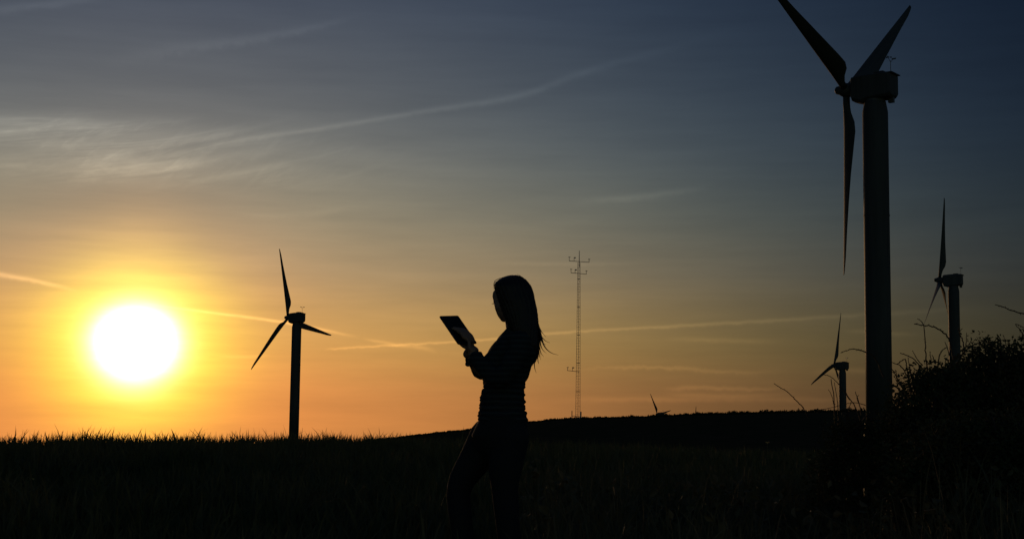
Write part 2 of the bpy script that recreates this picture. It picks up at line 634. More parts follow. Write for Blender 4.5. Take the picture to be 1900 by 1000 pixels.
def make_turbine(hubpx, dist, yaw, phase, tilt, pitch, label, R=17.0, base_z=None, tower_r=1.14):
    hub = at(hubpx[0], hubpx[1], dist)
    yaw, phase, tilt = rad(yaw), rad(phase), rad(tilt)
    ah = np.array([math.sin(yaw), math.cos(yaw), 0.0])              # upwind, horizontal
    d = np.array([math.cos(yaw), -math.sin(yaw), 0.0])
    a = ah * math.cos(tilt) + np.array([0, 0, math.sin(tilt)])
    u = np.cross(d, a)
    OV = 2.75
    tx = hub - ah * OV
    bz = float(ground(tx[0], tx[1])) if base_z is None else base_z
    root = empty('wind_turbine', (tx[0], tx[1], bz - .3), label, 'wind turbine', 'wind turbines of the wind farm')
    hz = hub[2] - (bz - .3)                                        # hub height over the root
    Ln = lambda f, s, z: ah * f + d * s + np.array([0, 0, 1.0]) * z   # nacelle frame
    # tower of three cans with flange rings
    tb = MB()
    top = hz - 1.46
    rs_ = [(0, tower_r * 1.02), (top * .34, tower_r * 1.01), (top * .67, tower_r), (top - 1.0, tower_r), (top - .75, tower_r * .97), (top - .1, tower_r * .86), (top, tower_r * .86)]
    tb.tube([(0, 0, z) for z, _ in rs_], [r for _, r in rs_], 40)
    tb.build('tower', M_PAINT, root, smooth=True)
    for fz in (top * .34, top * .67):
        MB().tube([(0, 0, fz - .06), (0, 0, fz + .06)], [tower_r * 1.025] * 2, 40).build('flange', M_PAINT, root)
    if dist < 200:
        fb = MB().tube([(0, 0, 0), (0, 0, .45)], [2.2, 2.2], 24)
        fb.build('foundation', M_PAINTD, root)
        dr = MB().box((-tower_r - .08, -.1, 1.55), (.12, .42, 1.05))
        do = dr.build('door', M_PAINTD, root)
        MB().box((-tower_r - .22, -.35, 1.5), (.02, .03, .12)).build('handle', M_STEEL, do)
    # yaw bearing
    MB().tube([(0, 0, top), (0, 0, top + .22)], [tower_r * .8] * 2, 28).build('yaw_bearing', M_PAINTD, root, smooth=False)
    # nacelle: gabled body with tapered nose and curved belly
    rings = []
    for f, w, zt, zr, zb in ((2.08, .72, .72, .86, -.85), (1.9, .92, .90, 1.08, -1.22), (.95, 1.0, .96, 1.16, -1.52), (.55, 1.02, .97, 1.18, -1.36), (0, 1.02, .98, 1.20, -1.28), (-1.0, 1.02, .98, 1.22, -1.24),
                             (-1.62, 1.0, .95, 1.16, -1.18), (-1.82, .95, .88, 1.04, -1.0)):
        prof = [(-w, zb + .22), (-w + .2, zb), (0, zb - .04), (w - .2, zb), (w, zb + .22), (w, zt - .1), (w * .92, zt), (w * .45, (zt + zr) / 2 + .03), (0, zr), (-w * .45, (zt + zr) / 2 + .03), (-w * .92, zt), (-w, zt - .1)]
        rings.append([Ln(f, s, hz + z) for s, z in prof])
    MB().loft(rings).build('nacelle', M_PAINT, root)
    # rear lip, drain box, roof hatch
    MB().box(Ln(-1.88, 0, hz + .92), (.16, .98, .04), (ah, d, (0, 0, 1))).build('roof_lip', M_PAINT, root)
    MB().box(Ln(-1.45, .25, hz - 1.38), (.24, .2, .24), (ah, d, (0, 0, 1))).build('vent_box', M_PAINTD, root)
    MB().box(Ln(-.5, 0, hz + 1.23), (.45, .35, .05), (ah, d, (0, 0, 1))).build('roof_hatch', M_PAINTD, root)
    # wind sensor
    ws = MB().tube([Ln(-1.5, .1, hz + 1.2), Ln(-1.5, .1, hz + 2.2)], [.032, .026], 8)
    ws.tube([Ln(-1.5, -.35, hz + 2.3), Ln(-1.5, .1, hz + 2.05), Ln(-1.5, .55, hz + 2.35)], [.022, .022, .022], 6)
    w_o = ws.build('wind_sensor', M_STEEL, root)
    cp = MB()
    for k in range(3):
        an = k * 2.1 + .4
        cp.ball(Ln(-1.5 + .22 * math.cos(an), -.35 + .22 * math.sin(an), hz + 2.42), .075, nu=8, nv=5)
        cp.tube([Ln(-1.5, -.35, hz + 2.42), Ln(-1.5 + .22 * math.cos(an), -.35 + .22 * math.sin(an), hz + 2.42)], .02, 5)
    cp.tube([Ln(-1.5, -.35, hz + 2.3), Ln(-1.5, -.35, hz + 2.45)], .03, 6)
    cp.build('cup', M_STEEL, w_o)
    vn = MB().box(Ln(-1.62, .55, hz + 2.44), (.2, .012, .07), (ah, d, (0, 0, 1)))
    vn.build('vane', M_STEEL, w_o)
    # hub
    h = np.array([0, 0, hz]) + ah * OV
    hb = MB()
    prof = [(-.75, .42), (-.55, .60), (-.1, .66), (.25, .64), (.5, .52), (.72, .40), (.95, .36), (1.08, .22), (1.12, .03)]
    hb.tube([h + a * p for p, _ in prof], [r for _, r in prof], 24)
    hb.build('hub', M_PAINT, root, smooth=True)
    # blades share one mesh
    me = make_turbine.mesh
    for k in range(3):
        ang = phase + k * 2 * math.pi / 3
        rdir = math.sin(ang) * d + math.cos(ang) * u
        tdir = math.cos(ang) * d - math.sin(ang) * u
        cb, sb = math.cos(rad(pitch)), math.sin(rad(pitch))
        tdir, adir = tdir * cb - a * sb, a * cb + tdir * sb
        o = bpy.data.objects.new('blade', me)
        COL.objects.link(o)
        o.parent = root
        mt = Matrix(((tdir[0], adir[0], rdir[0], h[0]), (tdir[1], adir[1], rdir[1], h[1]), (tdir[2], adir[2], rdir[2], h[2]), (0, 0, 0, 1)))
        o.matrix_local = mt
    return root


_b = blade_mesh()
_me = bpy.data.meshes.new('blade')
_me.from_pydata(_b.v, [], _b.f)
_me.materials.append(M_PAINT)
_me.polygons.foreach_set('use_smooth', [True] * len(_me.polygons))
make_turbine.mesh = _me
make_turbine((1570.6, 168), 139, -52.8, 50.6, 5.7, 47, 'largest and nearest wind turbine, its thick tower rising beside the bramble thicket')
make_turbine((534.7, 589.5), 365, -57.3, -18.5, 5.4, -3, 'wind turbine standing alone next to the setting sun behind the crop')
make_turbine((1743.4, 520), 322, -65, -6.9, 5.7, 26, 'wind turbine with its tower foot hidden behind the bramble thicket')
make_turbine((1547.7, 678.4), 486, -53.7, 8.3, 5.0, 0, 'small distant wind turbine seen just left of the largest tower')
make_turbine((1219.6, 768), 1000, -52.6, -38.9, 5.7, 5, 'far wind turbine showing only two blades above the hilltop hedge')
make_turbine((1287.5, 801), 1010, -60, 1.5, 5.0, 20, 'farthest wind turbine showing a single blade tip above the hilltop hedge')

# ================================================================== measuring mast
MD = 297.0
mb = at(1072.2, 775, MD)
mb[2] = float(ground(mb[0], mb[1])) - .1
PXM = MD / FPX
mast = empty('weather_mast', mb, 'slender lattice weather mast with instrument booms standing on the hill', 'mast')
HM = (at(1072, 487, MD)[2] - mb[2])
wb, wt = 9.2 * PXM / 2, 5.0 * PXM / 2
def mleg(k, z):
    w = (wb + (wt - wb) * z / HM) * 1.04
    an = rad(28 + 120 * k)
    return np.array([w * math.cos(an), w * math.sin(an), z])
for k in range(3):
    MB().tube([mleg(k, 0), mleg(k, HM)], [.045, .04], 6).build('mast_leg', M_STEEL, mast)
br = MB()
nb = 58
for i in range(nb):
    z0, z1 = HM * i / nb, HM * (i + 1) / nb
    for k in range(3):
        k2 = (k + 1) % 3
        br.tube([mleg(k, z0), mleg(k2, z0)], .013, 4)
        br.tube([mleg(k, z0), mleg(k2, z1)] if i % 2 else [mleg(k2, z0), mleg(k, z1)], .006, 4)
br.build('lattice_bracing', M_STEEL, mast, kind='stuff')
for i in range(1, 6):
    z = HM * i / 5.6
    j = MB()
    for k in range(3):
        j.tube([mleg(k, z), mleg((k + 1) % 3, z)], .05, 6)
    j.build('joint_ring', M_STEEL, mast)
MB().tube([(.05, 0, HM - .9), (.05, 0, HM + 22 * PXM)], [.085, .05], 8).build('lightning_rod', M_STEEL, mast)
def boom(ypx, x0, x1, sens):
    z = at(1075, ypx, MD)[2] - mb[2]
    X0, X1 = (x0 - 1075.2) * PXM, (x1 - 1075.2) * PXM
    if ypx > 600:
        X0 += 2.5 * PXM; X1 += 2.5 * PXM
    o = MB().tube([(X0, -.1, z + .12), (X1, -.1, z - .12)], .055, 6).build('instrument_boom', M_STEEL, mast)
    for sx, kind, h in sens:
        px = (sx - 1075.2) * PXM + (2.5 * PXM if ypx > 600 else 0)
        zz = z + .12 - .24 * (px - X0) / (X1 - X0)
        sm_ = MB().tube([(px, -.1, zz), (px, -.1, zz + h)], .05, 6)
        if kind == 'cups':
            for q_ in range(3):
                sm_.ball((px + .14 * math.cos(q_ * 2.1), -.1 + .14 * math.sin(q_ * 2.1), zz + h), .085, nu=6, nv=4)
            sm_.build('cup_anemometer', M_STEEL, o)
        else:
            sm_.box((px + .14, -.1, zz + h), (.2, .02, .11))
            sm_.build('wind_vane', M_STEEL, o)
boom(485.5, 1056.6, 1094.5, [(1057, 'cups', .75), (1066, 'vane', .7), (1094, 'cups', .6)])
boom(507.5, 1060, 1089.5, [(1060.5, 'cups', .7), (1068, 'vane', .65), (1089, 'cups', .65)])
boom(688.5, 1052, 1075, [(1053, 'cups', .6), (1062, 'vane', .65)])
MB().tube([(-11 * PXM, 0, .75), (3 * PXM, 0, .75)], .06, 6).build('cable_rail', M_STEEL, mast)
MB().tube([(-11 * PXM, 0, -.3), (-11 * PXM, 0, 1.75)], .09, 6).build('cable_post', M_STEEL, mast)
MB().box((5.2 * PXM, 0, 1.0), (.16, .14, .62)).build('equipment_box', M_STEEL, mast)


# ================================================================== vegetation generators
def blades(px, py, pz, h, w, lean, curl, seed):
    """grass blades as three-segment strips -> verts, quads, tris"""
    g_ = np.random.default_rng(seed)
    n = len(px)
    fa = g_.uniform(0, 2 * np.pi, n)
    la = g_.uniform(0, 2 * np.pi, n)
    fx, fy = np.cos(fa), np.sin(fa)
    lx, ly = np.cos(la) * lean, np.sin(la) * lean
    V = np.empty((n, 7, 3))
    for j, (t, ww) in enumerate(((0, 1.0), (.45, .9), (.78, .55))):
        off = lx * t ** 2 * h, ly * t ** 2 * h
        zz = pz + h * (t - curl * t ** 3 * .5)
        for sgn, c in ((-1, 0), (1, 1)):
            V[:, j * 2 + c, 0] = px + off[0] + sgn * fx * w * ww * .5
            V[:, j * 2 + c, 1] = py + off[1] + sgn * fy * w * ww * .5
            V[:, j * 2 + c, 2] = zz
    V[:, 6, 0] = px + lx * h * 1.05
    V[:, 6, 1] = py + ly * h * 1.05
    V[:, 6, 2] = pz + h * (1 - curl * .5)
    b = (np.arange(n) * 7)[:, None]
    Q = np.concatenate([b + np.array([[0, 1, 3, 2]]), b + np.array([[2, 3, 5, 4]])])
    T = b + np.array([[4, 5, 6]])
    return V.reshape(-1, 3), Q, T


def leaves(P, N, size, seed, wid=.55, fold=.25):
    """leaf-shaped folded faces at P with main direction N -> verts, quads"""
    g_ = np.random.default_rng(seed)
    n = len(P)
    D = N / (np.linalg.norm(N, axis=1, keepdims=True) + 1e-9)
    rnd = g_.normal(size=(n, 3))
    S_ = np.cross(D, rnd)
    S_ /= np.linalg.norm(S_, axis=1, keepdims=True) + 1e-9
    U = np.cross(S_, D)
    s = size[:, None]
    V = np.empty((n, 6, 3))
    V[:, 0] = P
    V[:, 1] = P + D * s * .42 + S_ * s * wid * .5 + U * s * fold * .5
    V[:, 2] = P + D * s * .78 + S_ * s * wid * .33 + U * s * fold * .3
    V[:, 3] = P + D * s - U * s * .12
    V[:, 4] = P + D * s * .78 - S_ * s * wid * .33 + U * s * fold * .3
    V[:, 5] = P + D * s * .42 - S_ * s * wid * .5 + U * s * fold * .5
    b = (np.arange(n) * 6)[:, None]
    Q = np.concatenate([b + np.array([[0, 1, 2, 3]]), b + np.array([[0, 3, 4, 5]])])
    return V.reshape(-1, 3), Q


# --- cereal crop (uncountable)
n = 120000
az = R_.uniform(-26, 26, n)
hc, rc = crest(az)
u = R_.uniform(0, 1, n)
r = 5.0 + (rc * 1.28 - 5.0) * u ** .8
keep = ~((az > 8) & (r < 12) & (R_.uniform(size=n) < .75))
az, r = az[keep], r[keep]
x, y = r * np.sin(np.radians(az)), r * np.cos(np.radians(az))
z = ground(x, y)
n = len(x)
tall = np.clip(.29 + .035 * np.sin(x * 1.1 + 2 * np.sin(y * .7)) + R_.normal(0, .045, n), .12, .5)
tall *= 1 + .22 * np.sin(x * 7.3 + 3 * np.sin(y * 2.1)) * np.sin(y * 5.1 + 2 * np.sin(x * 1.7))
tall += (R_.uniform(size=n) < .10) * R_.uniform(.02, .11, n)
V, Q, T = blades(x, y, z - .01, tall, R_.uniform(.010, .024, n), R_.gamma(1.6, .16, n), R_.uniform(0, .5, n), 3)
finish('cereal_crop', np_mesh('cereal_crop', V, Q, T), M_CROP, kind='stuff', label='dark field of young cereal crop with blade tips against the sky')

# --- rough verge grass towards the right foreground
n = 26000
az = R_.uniform(1, 26, n)
r = R_.uniform(6, 15, n)
x, y = r * np.sin(np.radians(az)), r * np.cos(np.radians(az))
k = (np.sin(x * 2.1 + 1.3) + np.sin(y * 1.7 + x) + R_.normal(0, .6, n)) > -.3
x, y = x[k], y[k]
n = len(x)
V, Q, T = blades(x, y, ground(x, y) - .01, np.clip(R_.normal(.34, .13, n), .08, .75), R_.uniform(.005, .012, n), R_.gamma(1.6, .2, n), R_.uniform(0, .7, n), 5)
finish('verge_grass', np_mesh('verge_grass', V, Q, T), M_VERGE, kind='stuff', label='rough tall grass on the verge before the bramble thicket')
# --- low broad-leaved weeds
n = 9000
cx = R_.uniform(1, 24, 70)
cr = R_.uniform(7.5, 13, 70)
i = R_.integers(0, 70, n)
x = cr[i] * np.sin(np.radians(cx[i])) + R_.normal(0, .16, n)
y = cr[i] * np.cos(np.radians(cx[i])) + R_.normal(0, .16, n)
hh = np.abs(R_.normal(0, .15, n)) + .04
V, Q = leaves(np.stack([x, y, ground(x, y) + hh], -1), R_.normal(size=(n, 3)) + [0, 0, .5], R_.uniform(.03, .085, n), 8)
finish('weed_cover', np_mesh('weed_cover', V, Q), M_VERGE, kind='stuff', label='low leafy weeds tangled through the verge grass')

# --- hedge along the hill crest (one mass far away)
n = 42000
azh = R_.uniform(_raz[4], 24, n)
bump_h = .35 + .35 * np.abs(np.sin(azh * 5.1) * np.sin(azh * 2.3 + 1)) + .3 * np.abs(np.sin(azh * 13.7 + 2)) * np.abs(np.sin(azh * 3.1))
bump_h *= interp(azh, [-6, -2, 3, 9, 25], [.25, .35, .45, .8, .8])
rh = RIDGE_R + R_.normal(0, .7, n)
x, y = rh * np.sin(np.radians(azh)), rh * np.cos(np.radians(azh))
zh = ground(x, y) + bump_h * R_.uniform(-.1, 1, n) ** 1.0 * R_.uniform(.75, 1.25, n)
V, Q = leaves(np.stack([x, y, zh], -1), R_.normal(size=(n, 3)), R_.uniform(.15, .38, n), 9, .7)
finish('hill_hedge', np_mesh('hill_hedge', V, Q), M_HEDGE, kind='stuff', label='low uneven hedge running along the crest of the hill')


# ================================================================== bramble thicket
def smooth_path(pts, per=5):
    P = [np.array(p, float) for p in pts]
    if len(P) == 2:
        return [P[0] + (P[1] - P[0]) * t for t in np.linspace(0, 1, per)]
    out = []
    E_ = [2 * P[0] - P[1]] + P + [2 * P[-1] - P[-2]]
    for i in range(1, len(E_) - 2):
        for t in np.linspace(0, 1, per, endpoint=False):
            a, b, c, d = E_[i - 1], E_[i], E_[i + 1], E_[i + 2]
            out.append(.5 * (2 * b + (c - a) * t + (2 * a - 5 * b + 4 * c - d) * t * t + (3 * b - a - 3 * c + d) * t ** 3))
    out.append(P[-1])
    return out


def cane(parent, org, pts, r0, r1, thorn=True):
    """a bramble cane: first point at the root end"""
    path = smooth_path(pts)
    path = [p + R_.normal(0, r0 * .35, 3) * (0 < i < len(path) - 1) for i, p in enumerate(path)]
    m = MB().tube(path, list(np.linspace(r0, r1, len(path))), 6)
    if thorn:
        for p, q_ in zip(path[1:-1], path[2:]):
            if R_.uniform() < .7:
                dirn = R_.normal(size=3)
                dirn /= np.linalg.norm(dirn)
                m.tube([p, p + dirn * r0 * 2.6], [r0 * .55, r0 * .05], 4)
    m.build('cane', M_CANE, parent, origin=org)


def bush(cx, cy, rx, ry, dist, depth, nleaf, canes, label, seed, size=(.014, .032)):
    nleaf = int(nleaf * 4.2)
    g_ = np.random.default_rng(seed)
    c = at(cx, cy, dist)
    s = dist / FPX
    gz_ = float(ground(c[0], c[1]))
    org = np.array([c[0], c[1], gz_])
    root = empty('bramble_bush', org, label, 'bramble bush', 'bramble bushes of the thicket')
    a_, b_, h_ = rx * s, depth, c[2] + ry * s - gz_
    # clump centres on a lumpy dome
    nc = max(40, nleaf // 70)
    th = g_.uniform(0, 2 * np.pi, nc)
    zf = g_.uniform(0, 1, nc)
    prof = np.where(zf > .45, np.sqrt(np.clip(1 - ((zf - .45) / .55) ** 2, 0, 1)), 1.0)
    rad_ = g_.uniform(.45, 1.0, nc) ** .5 * g_.uniform(.85, 1.12, nc)
    C_ = np.stack([a_ * prof * rad_ * np.cos(th), b_ * prof * rad_ * np.sin(th), h_ * zf * g_.uniform(.9, 1.06, nc)], -1)
    i_ = g_.integers(0, nc, nleaf)
    P = C_[i_] + np.clip(g_.normal(0, 1, (nleaf, 3)), -1.7, 1.7) * np.array([.055, .06, .045])
    P[:, 2] = np.maximum(P[:, 2], .02)
    N = g_.normal(size=(nleaf, 3)) + (P - C_[i_]) * 12
    V, Q = leaves(P, N, g_.uniform(size[0], size[1], nleaf), seed + 1, .62)
    finish('foliage', np_mesh('foliage', V, Q), M_BRAM, root, kind='stuff')
    # tangle of inner stems as one uncountable part
    m = MB()
    for _ in range(70):
        j, k2 = g_.integers(0, nc, 2)
        mid = (C_[j] + C_[k2]) / 2 + [0, 0, g_.uniform(.0, .14)]
        root_p = np.array([C_[j][0] * .4, C_[j][1] * .4, 0])
        m.tube(smooth_path([root_p, C_[j], mid, C_[k2]], 4), list(np.linspace(.006, .0025, 13)), 4)
    m.build('stem_tangle', M_CANE, root, kind='stuff')
    for pts, r0, r1 in canes:
        w = [at(px_, py_, dist + dd) for px_, py_, dd in pts]
        cane(root, org, w, r0, r1)
    return root


def fl(pts, dd=0.0):
    return [(x_, y_, dd) for x_, y_ in pts]


K = .0036     # metres per measured unit at ten metres
B1 = [(fl([(1770, 668), (1760, 628), (1750, 617), (1733, 606), (1716, 604), (1696, 601)], -.1), .0055, .003),
      (fl([(1714, 603), (1709, 596), (1702, 591)], -.1), .003, .0018),
      (fl([(1721, 690), (1718, 660), (1717, 635), (1714, 604)], -.1), .0045, .003),
      (fl([(1712, 684), (1700, 671), (1688, 661), (1670, 655)], .0), .0045, .0028),
      (fl([(1712, 678), (1703, 668), (1693, 650)], .0), .004, .002),
      (fl([(1684, 700), (1677, 686), (1668, 677), (1654, 672)], .1), .0045, .0022),
      (fl([(1686, 698), (1682, 680), (1680, 667), (1673, 669), (1664, 676)], .1), .0045, .002),
      (fl([(1690, 695), (1688, 680), (1685, 663)], .1), .004, .002),
      (fl([(1676, 722), (1667, 706), (1660, 693), (1652, 679)], .0), .005, .0025),
      (fl([(1680, 735), (1668, 722), (1658, 714), (1648, 704)], .0), .005, .0025),
      (fl([(1672, 716), (1663, 706), (1664, 696), (1661, 686)], .05), .004, .002),
      (fl([(1742, 674), (1743, 660), (1749, 650), (1757, 644)], .0), .0045, .0025),
      (fl([(1728, 676), (1727, 664), (1725, 652)], .0), .0035, .002),
      (fl([(1736, 675), (1732, 664), (1729, 658)], .0), .0035, .002),
      (fl([(1762, 660), (1757, 644), (1753, 634)], .0), .0035, .002)]
B2 = [(fl([(1780, 662), (1790, 652), (1800, 644), (1814, 637), (1828, 630), (1843, 625)], -.15), .0055, .0025),
      (fl([(1868, 668), (1852, 648), (1838, 640), (1823, 633)], -.1), .0055, .003),
      (fl([(1790, 652), (1786, 632), (1781, 620), (1779, 608)], -.15), .005, .0025),
      (fl([(1781, 615), (1784, 611), (1786, 609)], -.15), .0025, .0015),
      (fl([(1791, 648), (1793, 632), (1793, 617)], -.1), .0035, .0018),
      (fl([(1795, 643), (1800, 635), (1804, 629)], -.1), .003, .0016),
      (fl([(1820, 640), (1816, 632), (1812, 625)], -.1), .003, .0016),
      (fl([(1853, 658), (1852, 645), (1853, 633)], 0), .0045, .002),
      (fl([(1872, 655), (1867, 640), (1861, 621)], 0), .0035, .0018),
      (fl([(1834, 640), (1836, 632), (1838, 627)], 0), .003, .0016)]
B3 = [(fl([(1990, 640), (1960, 600), (1920, 584), (1893, 581), (1870, 573), (1846, 565)], -.6), .0055, .0025),
      (fl([(1980, 660), (1940, 625), (1912, 612), (1884, 601)], -.6), .005, .0022),
      (fl([(1915, 655), (1903, 628), (1893, 613), (1884, 601)], -.6), .004, .002),
      (fl([(1890, 660), (1885, 648), (1882, 640)], 0), .004, .002)]
B4 = [(fl([(1500, 775), (1490, 757), (1478, 743), (1460, 726), (1436, 711)], .0), .0042, .0022),
      (fl([(1549, 790), (1548, 760), (1547, 735), (1542, 703)], .0), .0045, .003),
      (fl([(1556, 790), (1555, 758), (1553, 738), (1548, 709)], .0), .004, .002),
      (fl([(1549, 762), (1546, 745), (1543, 733), (1537, 722)], .0), .003, .0016),
      (fl([(1600, 790), (1588, 757), (1575, 737), (1556, 712), (1540, 698), (1527, 695)], .1), .0045, .0018),
      (fl([(1598, 770), (1594, 748), (1587, 726)], .0), .0045, .0022),
      (fl([(1595, 752), (1590, 738), (1594, 733)], .0), .0025, .0015),
      (fl([(1640, 700), (1622, 662), (1604, 652), (1590, 648), (1575, 648), (1560, 655)], -.3), .005, .0022),
      (fl([(1606, 752), (1590, 747), (1575, 748), (1566, 751)], .0), .003, .0016),
      (fl([(1570, 765), (1577, 752), (1579, 745)], .0), .003, .0016),
      (fl([(1530, 775), (1520, 762), (1538, 757), (1560, 752)], .0), .003, .0016)]
bush(1738, 800, 90, 104, 10.0, .45, 5200, B1, 'bramble bush whose bare canes reach left past the far turbine tower', 21)
bush(1836, 800, 98, 142, 10.6, .5, 5600, B2, 'tallest leafy bramble bush with one cane arching along its top', 22)
bush(1945, 800, 106, 148, 10.0, .55, 5200, B3, 'bramble bush at the right edge with two twigs reaching in from outside', 23)
bush(1606, 850, 90, 62, 10.8, .4, 3000, B4, 'low bramble bush with thin bare shoots in front of the largest tower', 24)
bush(1850, 905, 190, 110, 8.6, .5, 7000, [], 'low bramble bush in the dark foreground at the lower right', 25)


# ================================================================== small flowers in the crop
def flower(px_, py_, dist, r_, label):
    p = at(px_, py_, dist)
    g0 = float(ground(p[0], p[1]))
    root = empty('wild_flower', (p[0], p[1], g0), label, 'flower', 'pale flowers dotted through the vegetation')
    h_ = p[2] - g0
    MB().tube([(0, 0, 0), (.01, .0, h_ * .6), (0, 0, h_)], [.003, .0025, .002], 5).build('stem', M_CROP, root)
    for k in range(6):
        an = k * math.pi / 3
        e1 = np.array([math.cos(an), math.sin(an) * .7, .55])
        e2 = np.array([-math.sin(an), math.cos(an), 0])
        c = np.array([0, 0, h_])
        MB().add([c, c + e1 * r_ * .6 + e2 * r_ * .35, c + e1 * r_ + e2 * r_ * .1, c + e1 * r_ - e2 * r_ * .1, c + e1 * r_ * .6 - e2 * r_ * .35], [(0, 1, 2), (0, 2, 3), (0, 3, 4)]).build('petal', M_PETAL, root)
    MB().ball((0, 0, h_), r_ * .28, nu=8, nv=5).build('flower_head', M_PETAL, root)


flower(62, 889, 11.5, .016, 'single pale flower in the crop under the left of the sun')
flower(1424, 822, 14, .024, 'yellowish flower in the rough grass, higher of the two there')
flower(1502, 853, 12, .014, 'small pale flower in the rough grass next to the bramble thicket')


# ================================================================== the woman
PD = 8.0
PPX = PD / FPX
def pt(x_, y_, dd=0.0):
    return at(x_, y_, PD + dd)


feet = pt(905, 1080)
gp = float(ground(feet[0], feet[1]))
PO = np.array([feet[0], feet[1], gp])
person = empty('person', PO, 'woman with long loose hair in a striped long sleeved top reading a tablet', 'person')


def voxel(mb_, name, mat, size, smooth_it=2, parent=None, label=None, disp=None):
    """union of the closed shells in mb_ as one continuous surface"""
    v = np.array(mb_.v) - PO
    me = bpy.data.meshes.new(name)
    me.from_pydata(v.tolist(), [], mb_.f)
    bm = bmesh.new()
    bm.from_mesh(me)
    bmesh.ops.recalc_face_normals(bm, faces=bm.faces)
    bm.to_mesh(me)
    bm.free()
    o = bpy.data.objects.new(name, me)
    COL.objects.link(o)
    md = o.modifiers.new('r', 'REMESH')
    md.mode = 'VOXEL'
    md.voxel_size = size
    if smooth_it:
        ms = o.modifiers.new('s', 'SMOOTH')
        ms.iterations = smooth_it
        ms.factor = .5
    dg = bpy.context.evaluated_depsgraph_get()
    me2 = bpy.data.meshes.new_from_object(o.evaluated_get(dg))
    me2.name = name
    bpy.data.objects.remove(o)
    me2.materials.clear()
    return finish(name, me2, mat, parent, True, label=label)


def ell_ring(xf, xb, y_, b, dd=0.0, n=28, p=2.3, tilt=0.0):
    """ring between two measured edges, b metres deep to each side"""
    cx_ = (xf + xb) / 2
    a_ = (xb - xf) / 2
    out = []
    for k in range(n):
        an = 2 * math.pi * k / n
        cs, sn = math.cos(an), math.sin(an)
        ex = math.copysign(abs(cs) ** (2 / p), cs)
        ey = math.copysign(abs(sn) ** (2 / p), sn)
        out.append(pt(cx_ + a_ * ex, y_ + tilt * ex, dd + b * ey))
    return out


def limb(mb_, pts, radii, n=16):
    """round-ended tapered limb; pts in measured units + depth"""
    P = [pt(*p) for p in pts]
    mb_.tube(smooth_path(P, 4) if len(P) > 2 else P, list(np.interp(np.linspace(0, len(P) - 1, (len(P) - 1) * 4 + 1) if len(P) > 2 else [0, 1], range(len(P)), radii)), n)
    for p, r_ in ((P[0], radii[0]), (P[-1], radii[-1])):
        mb_.ball(p, r_ * .985)


# ---- frames
HY, HP = rad(44), rad(19)
Fh = np.array([-math.cos(HY), math.sin(HY), 0])
Lh = np.array([-math.sin(HY), -math.cos(HY), 0])          # her left: towards the camera
Fv = Fh * math.cos(HP) - np.array([0, 0, math.sin(HP)])
Uv = np.cross(Lh, Fv) * -1
if Uv[2] < 0:
    Uv = -Uv
HC = pt(948, 553, 0.0)
AXH = np.array([Fv, Lh, Uv])
def hp(f_, l_, u_):
    return HC + Fv * f_ + Lh * l_ + Uv * u_


# tablet placement
TA, TB, TC, TD_ = (814, 587), (848, 583), (886, 638), (851, 641)
tw, tl = np.array([.097, .095, .011]), np.array([-.109, .094, .157])
tw /= np.linalg.norm(tw)
tl = tl - tw * tl.dot(tw)
tl /= np.linalg.norm(tl)
tn = np.cross(tw, tl)
TCEN = pt(849.8, 612.2, .0)
TWH, TLH = .068, .104

body = MB()
# head
body.ball(hp(-.012, 0, .022), (.090, .073, .092), AXH, 24, 16)
body.ball(hp(.036, 0, -.037), (.062, .060, .078), AXH, 20, 14)
body.ball(hp(.076, 0, -.084), (.024, .029, .022), AXH)
body.ball(hp(.046, 0, -.074), (.045, .050, .030), AXH)
body.ball(hp(.074, 0, .024), (.020, .054, .032), AXH)
body.ball(hp(.060, 0, -.030), (.036, .046, .058), AXH)
for s_ in (-1, 1):
    body.ball(hp(.058, s_ * .036, -.038), (.030, .026, .032), AXH)
    body.tube([hp(.056, s_ * .036, -.030), hp(.064, s_ * .025, -.060), hp(.073, s_ * .012, -.080)], [.031, .029, .024], 12)
    body.tube([hp(.056, s_ * .036, .034), hp(.058, s_ * .039, .0), hp(.056, s_ * .036, -.036)], [.030, .027, .031], 12)
    body.ball(hp(.054, s_ * .034, .036), (.030, .030, .034), AXH)
    body.ball(hp(-.004, s_ * .068, -.012), (.016, .008, .028), AXH)
    body.ball(hp(.073, s_ * .031, .0), (.014, .017, .010), AXH)
body.tube([hp(.084, 0, .008), hp(.100, 0, -.018), hp(.108, 0, -.032)], [.009, .011, .013], 10)
body.ball(hp(.100, 0, -.034), (.014, .017, .010), AXH)
body.ball(hp(.094, 0, -.061), (.012, .022, .007), AXH)
body.ball(hp(.092, 0, -.072), (.012, .020, .008), AXH)
# neck
limb(body, [(953, 585, .0), (956, 606, .0), (958, 622, .0)], [.052, .051, .06])
# torso core (under the clothes)
TR = [(606, 940, 966, .06), (614, 936, 972, .075), (620, 931, 979, .115), (628, 923, 985, .150), (640, 914, 992, .160), (655, 903, 996, .155), (664, 897, 994, .15),
      (675, 895, 989.5, .142), (690, 894, 982.8, .135), (703, 895.5, 979, .130), (711, 897.5, 975.5, .126), (715, 897.2, 974, .125), (720, 898.2, 973.2, .125), (726, 894.5, 974, .125),
      (733, 892.5, 973, .127), (740, 891.2, 974.3, .13), (750, 890.8, 974.5, .136), (758, 890, 974, .14), (766, 889, 976, .146), (773, 889.5, 978, .15), (781, 887, 979.3, .154)]
body.loft([ell_ring(a_ + 4, b_ - 4, y_, d_ - .012) for y_, a_, b_, d_ in TR])
limb(body, [(915, 802, .02), (940, 802, -.02)], [.085, .085])
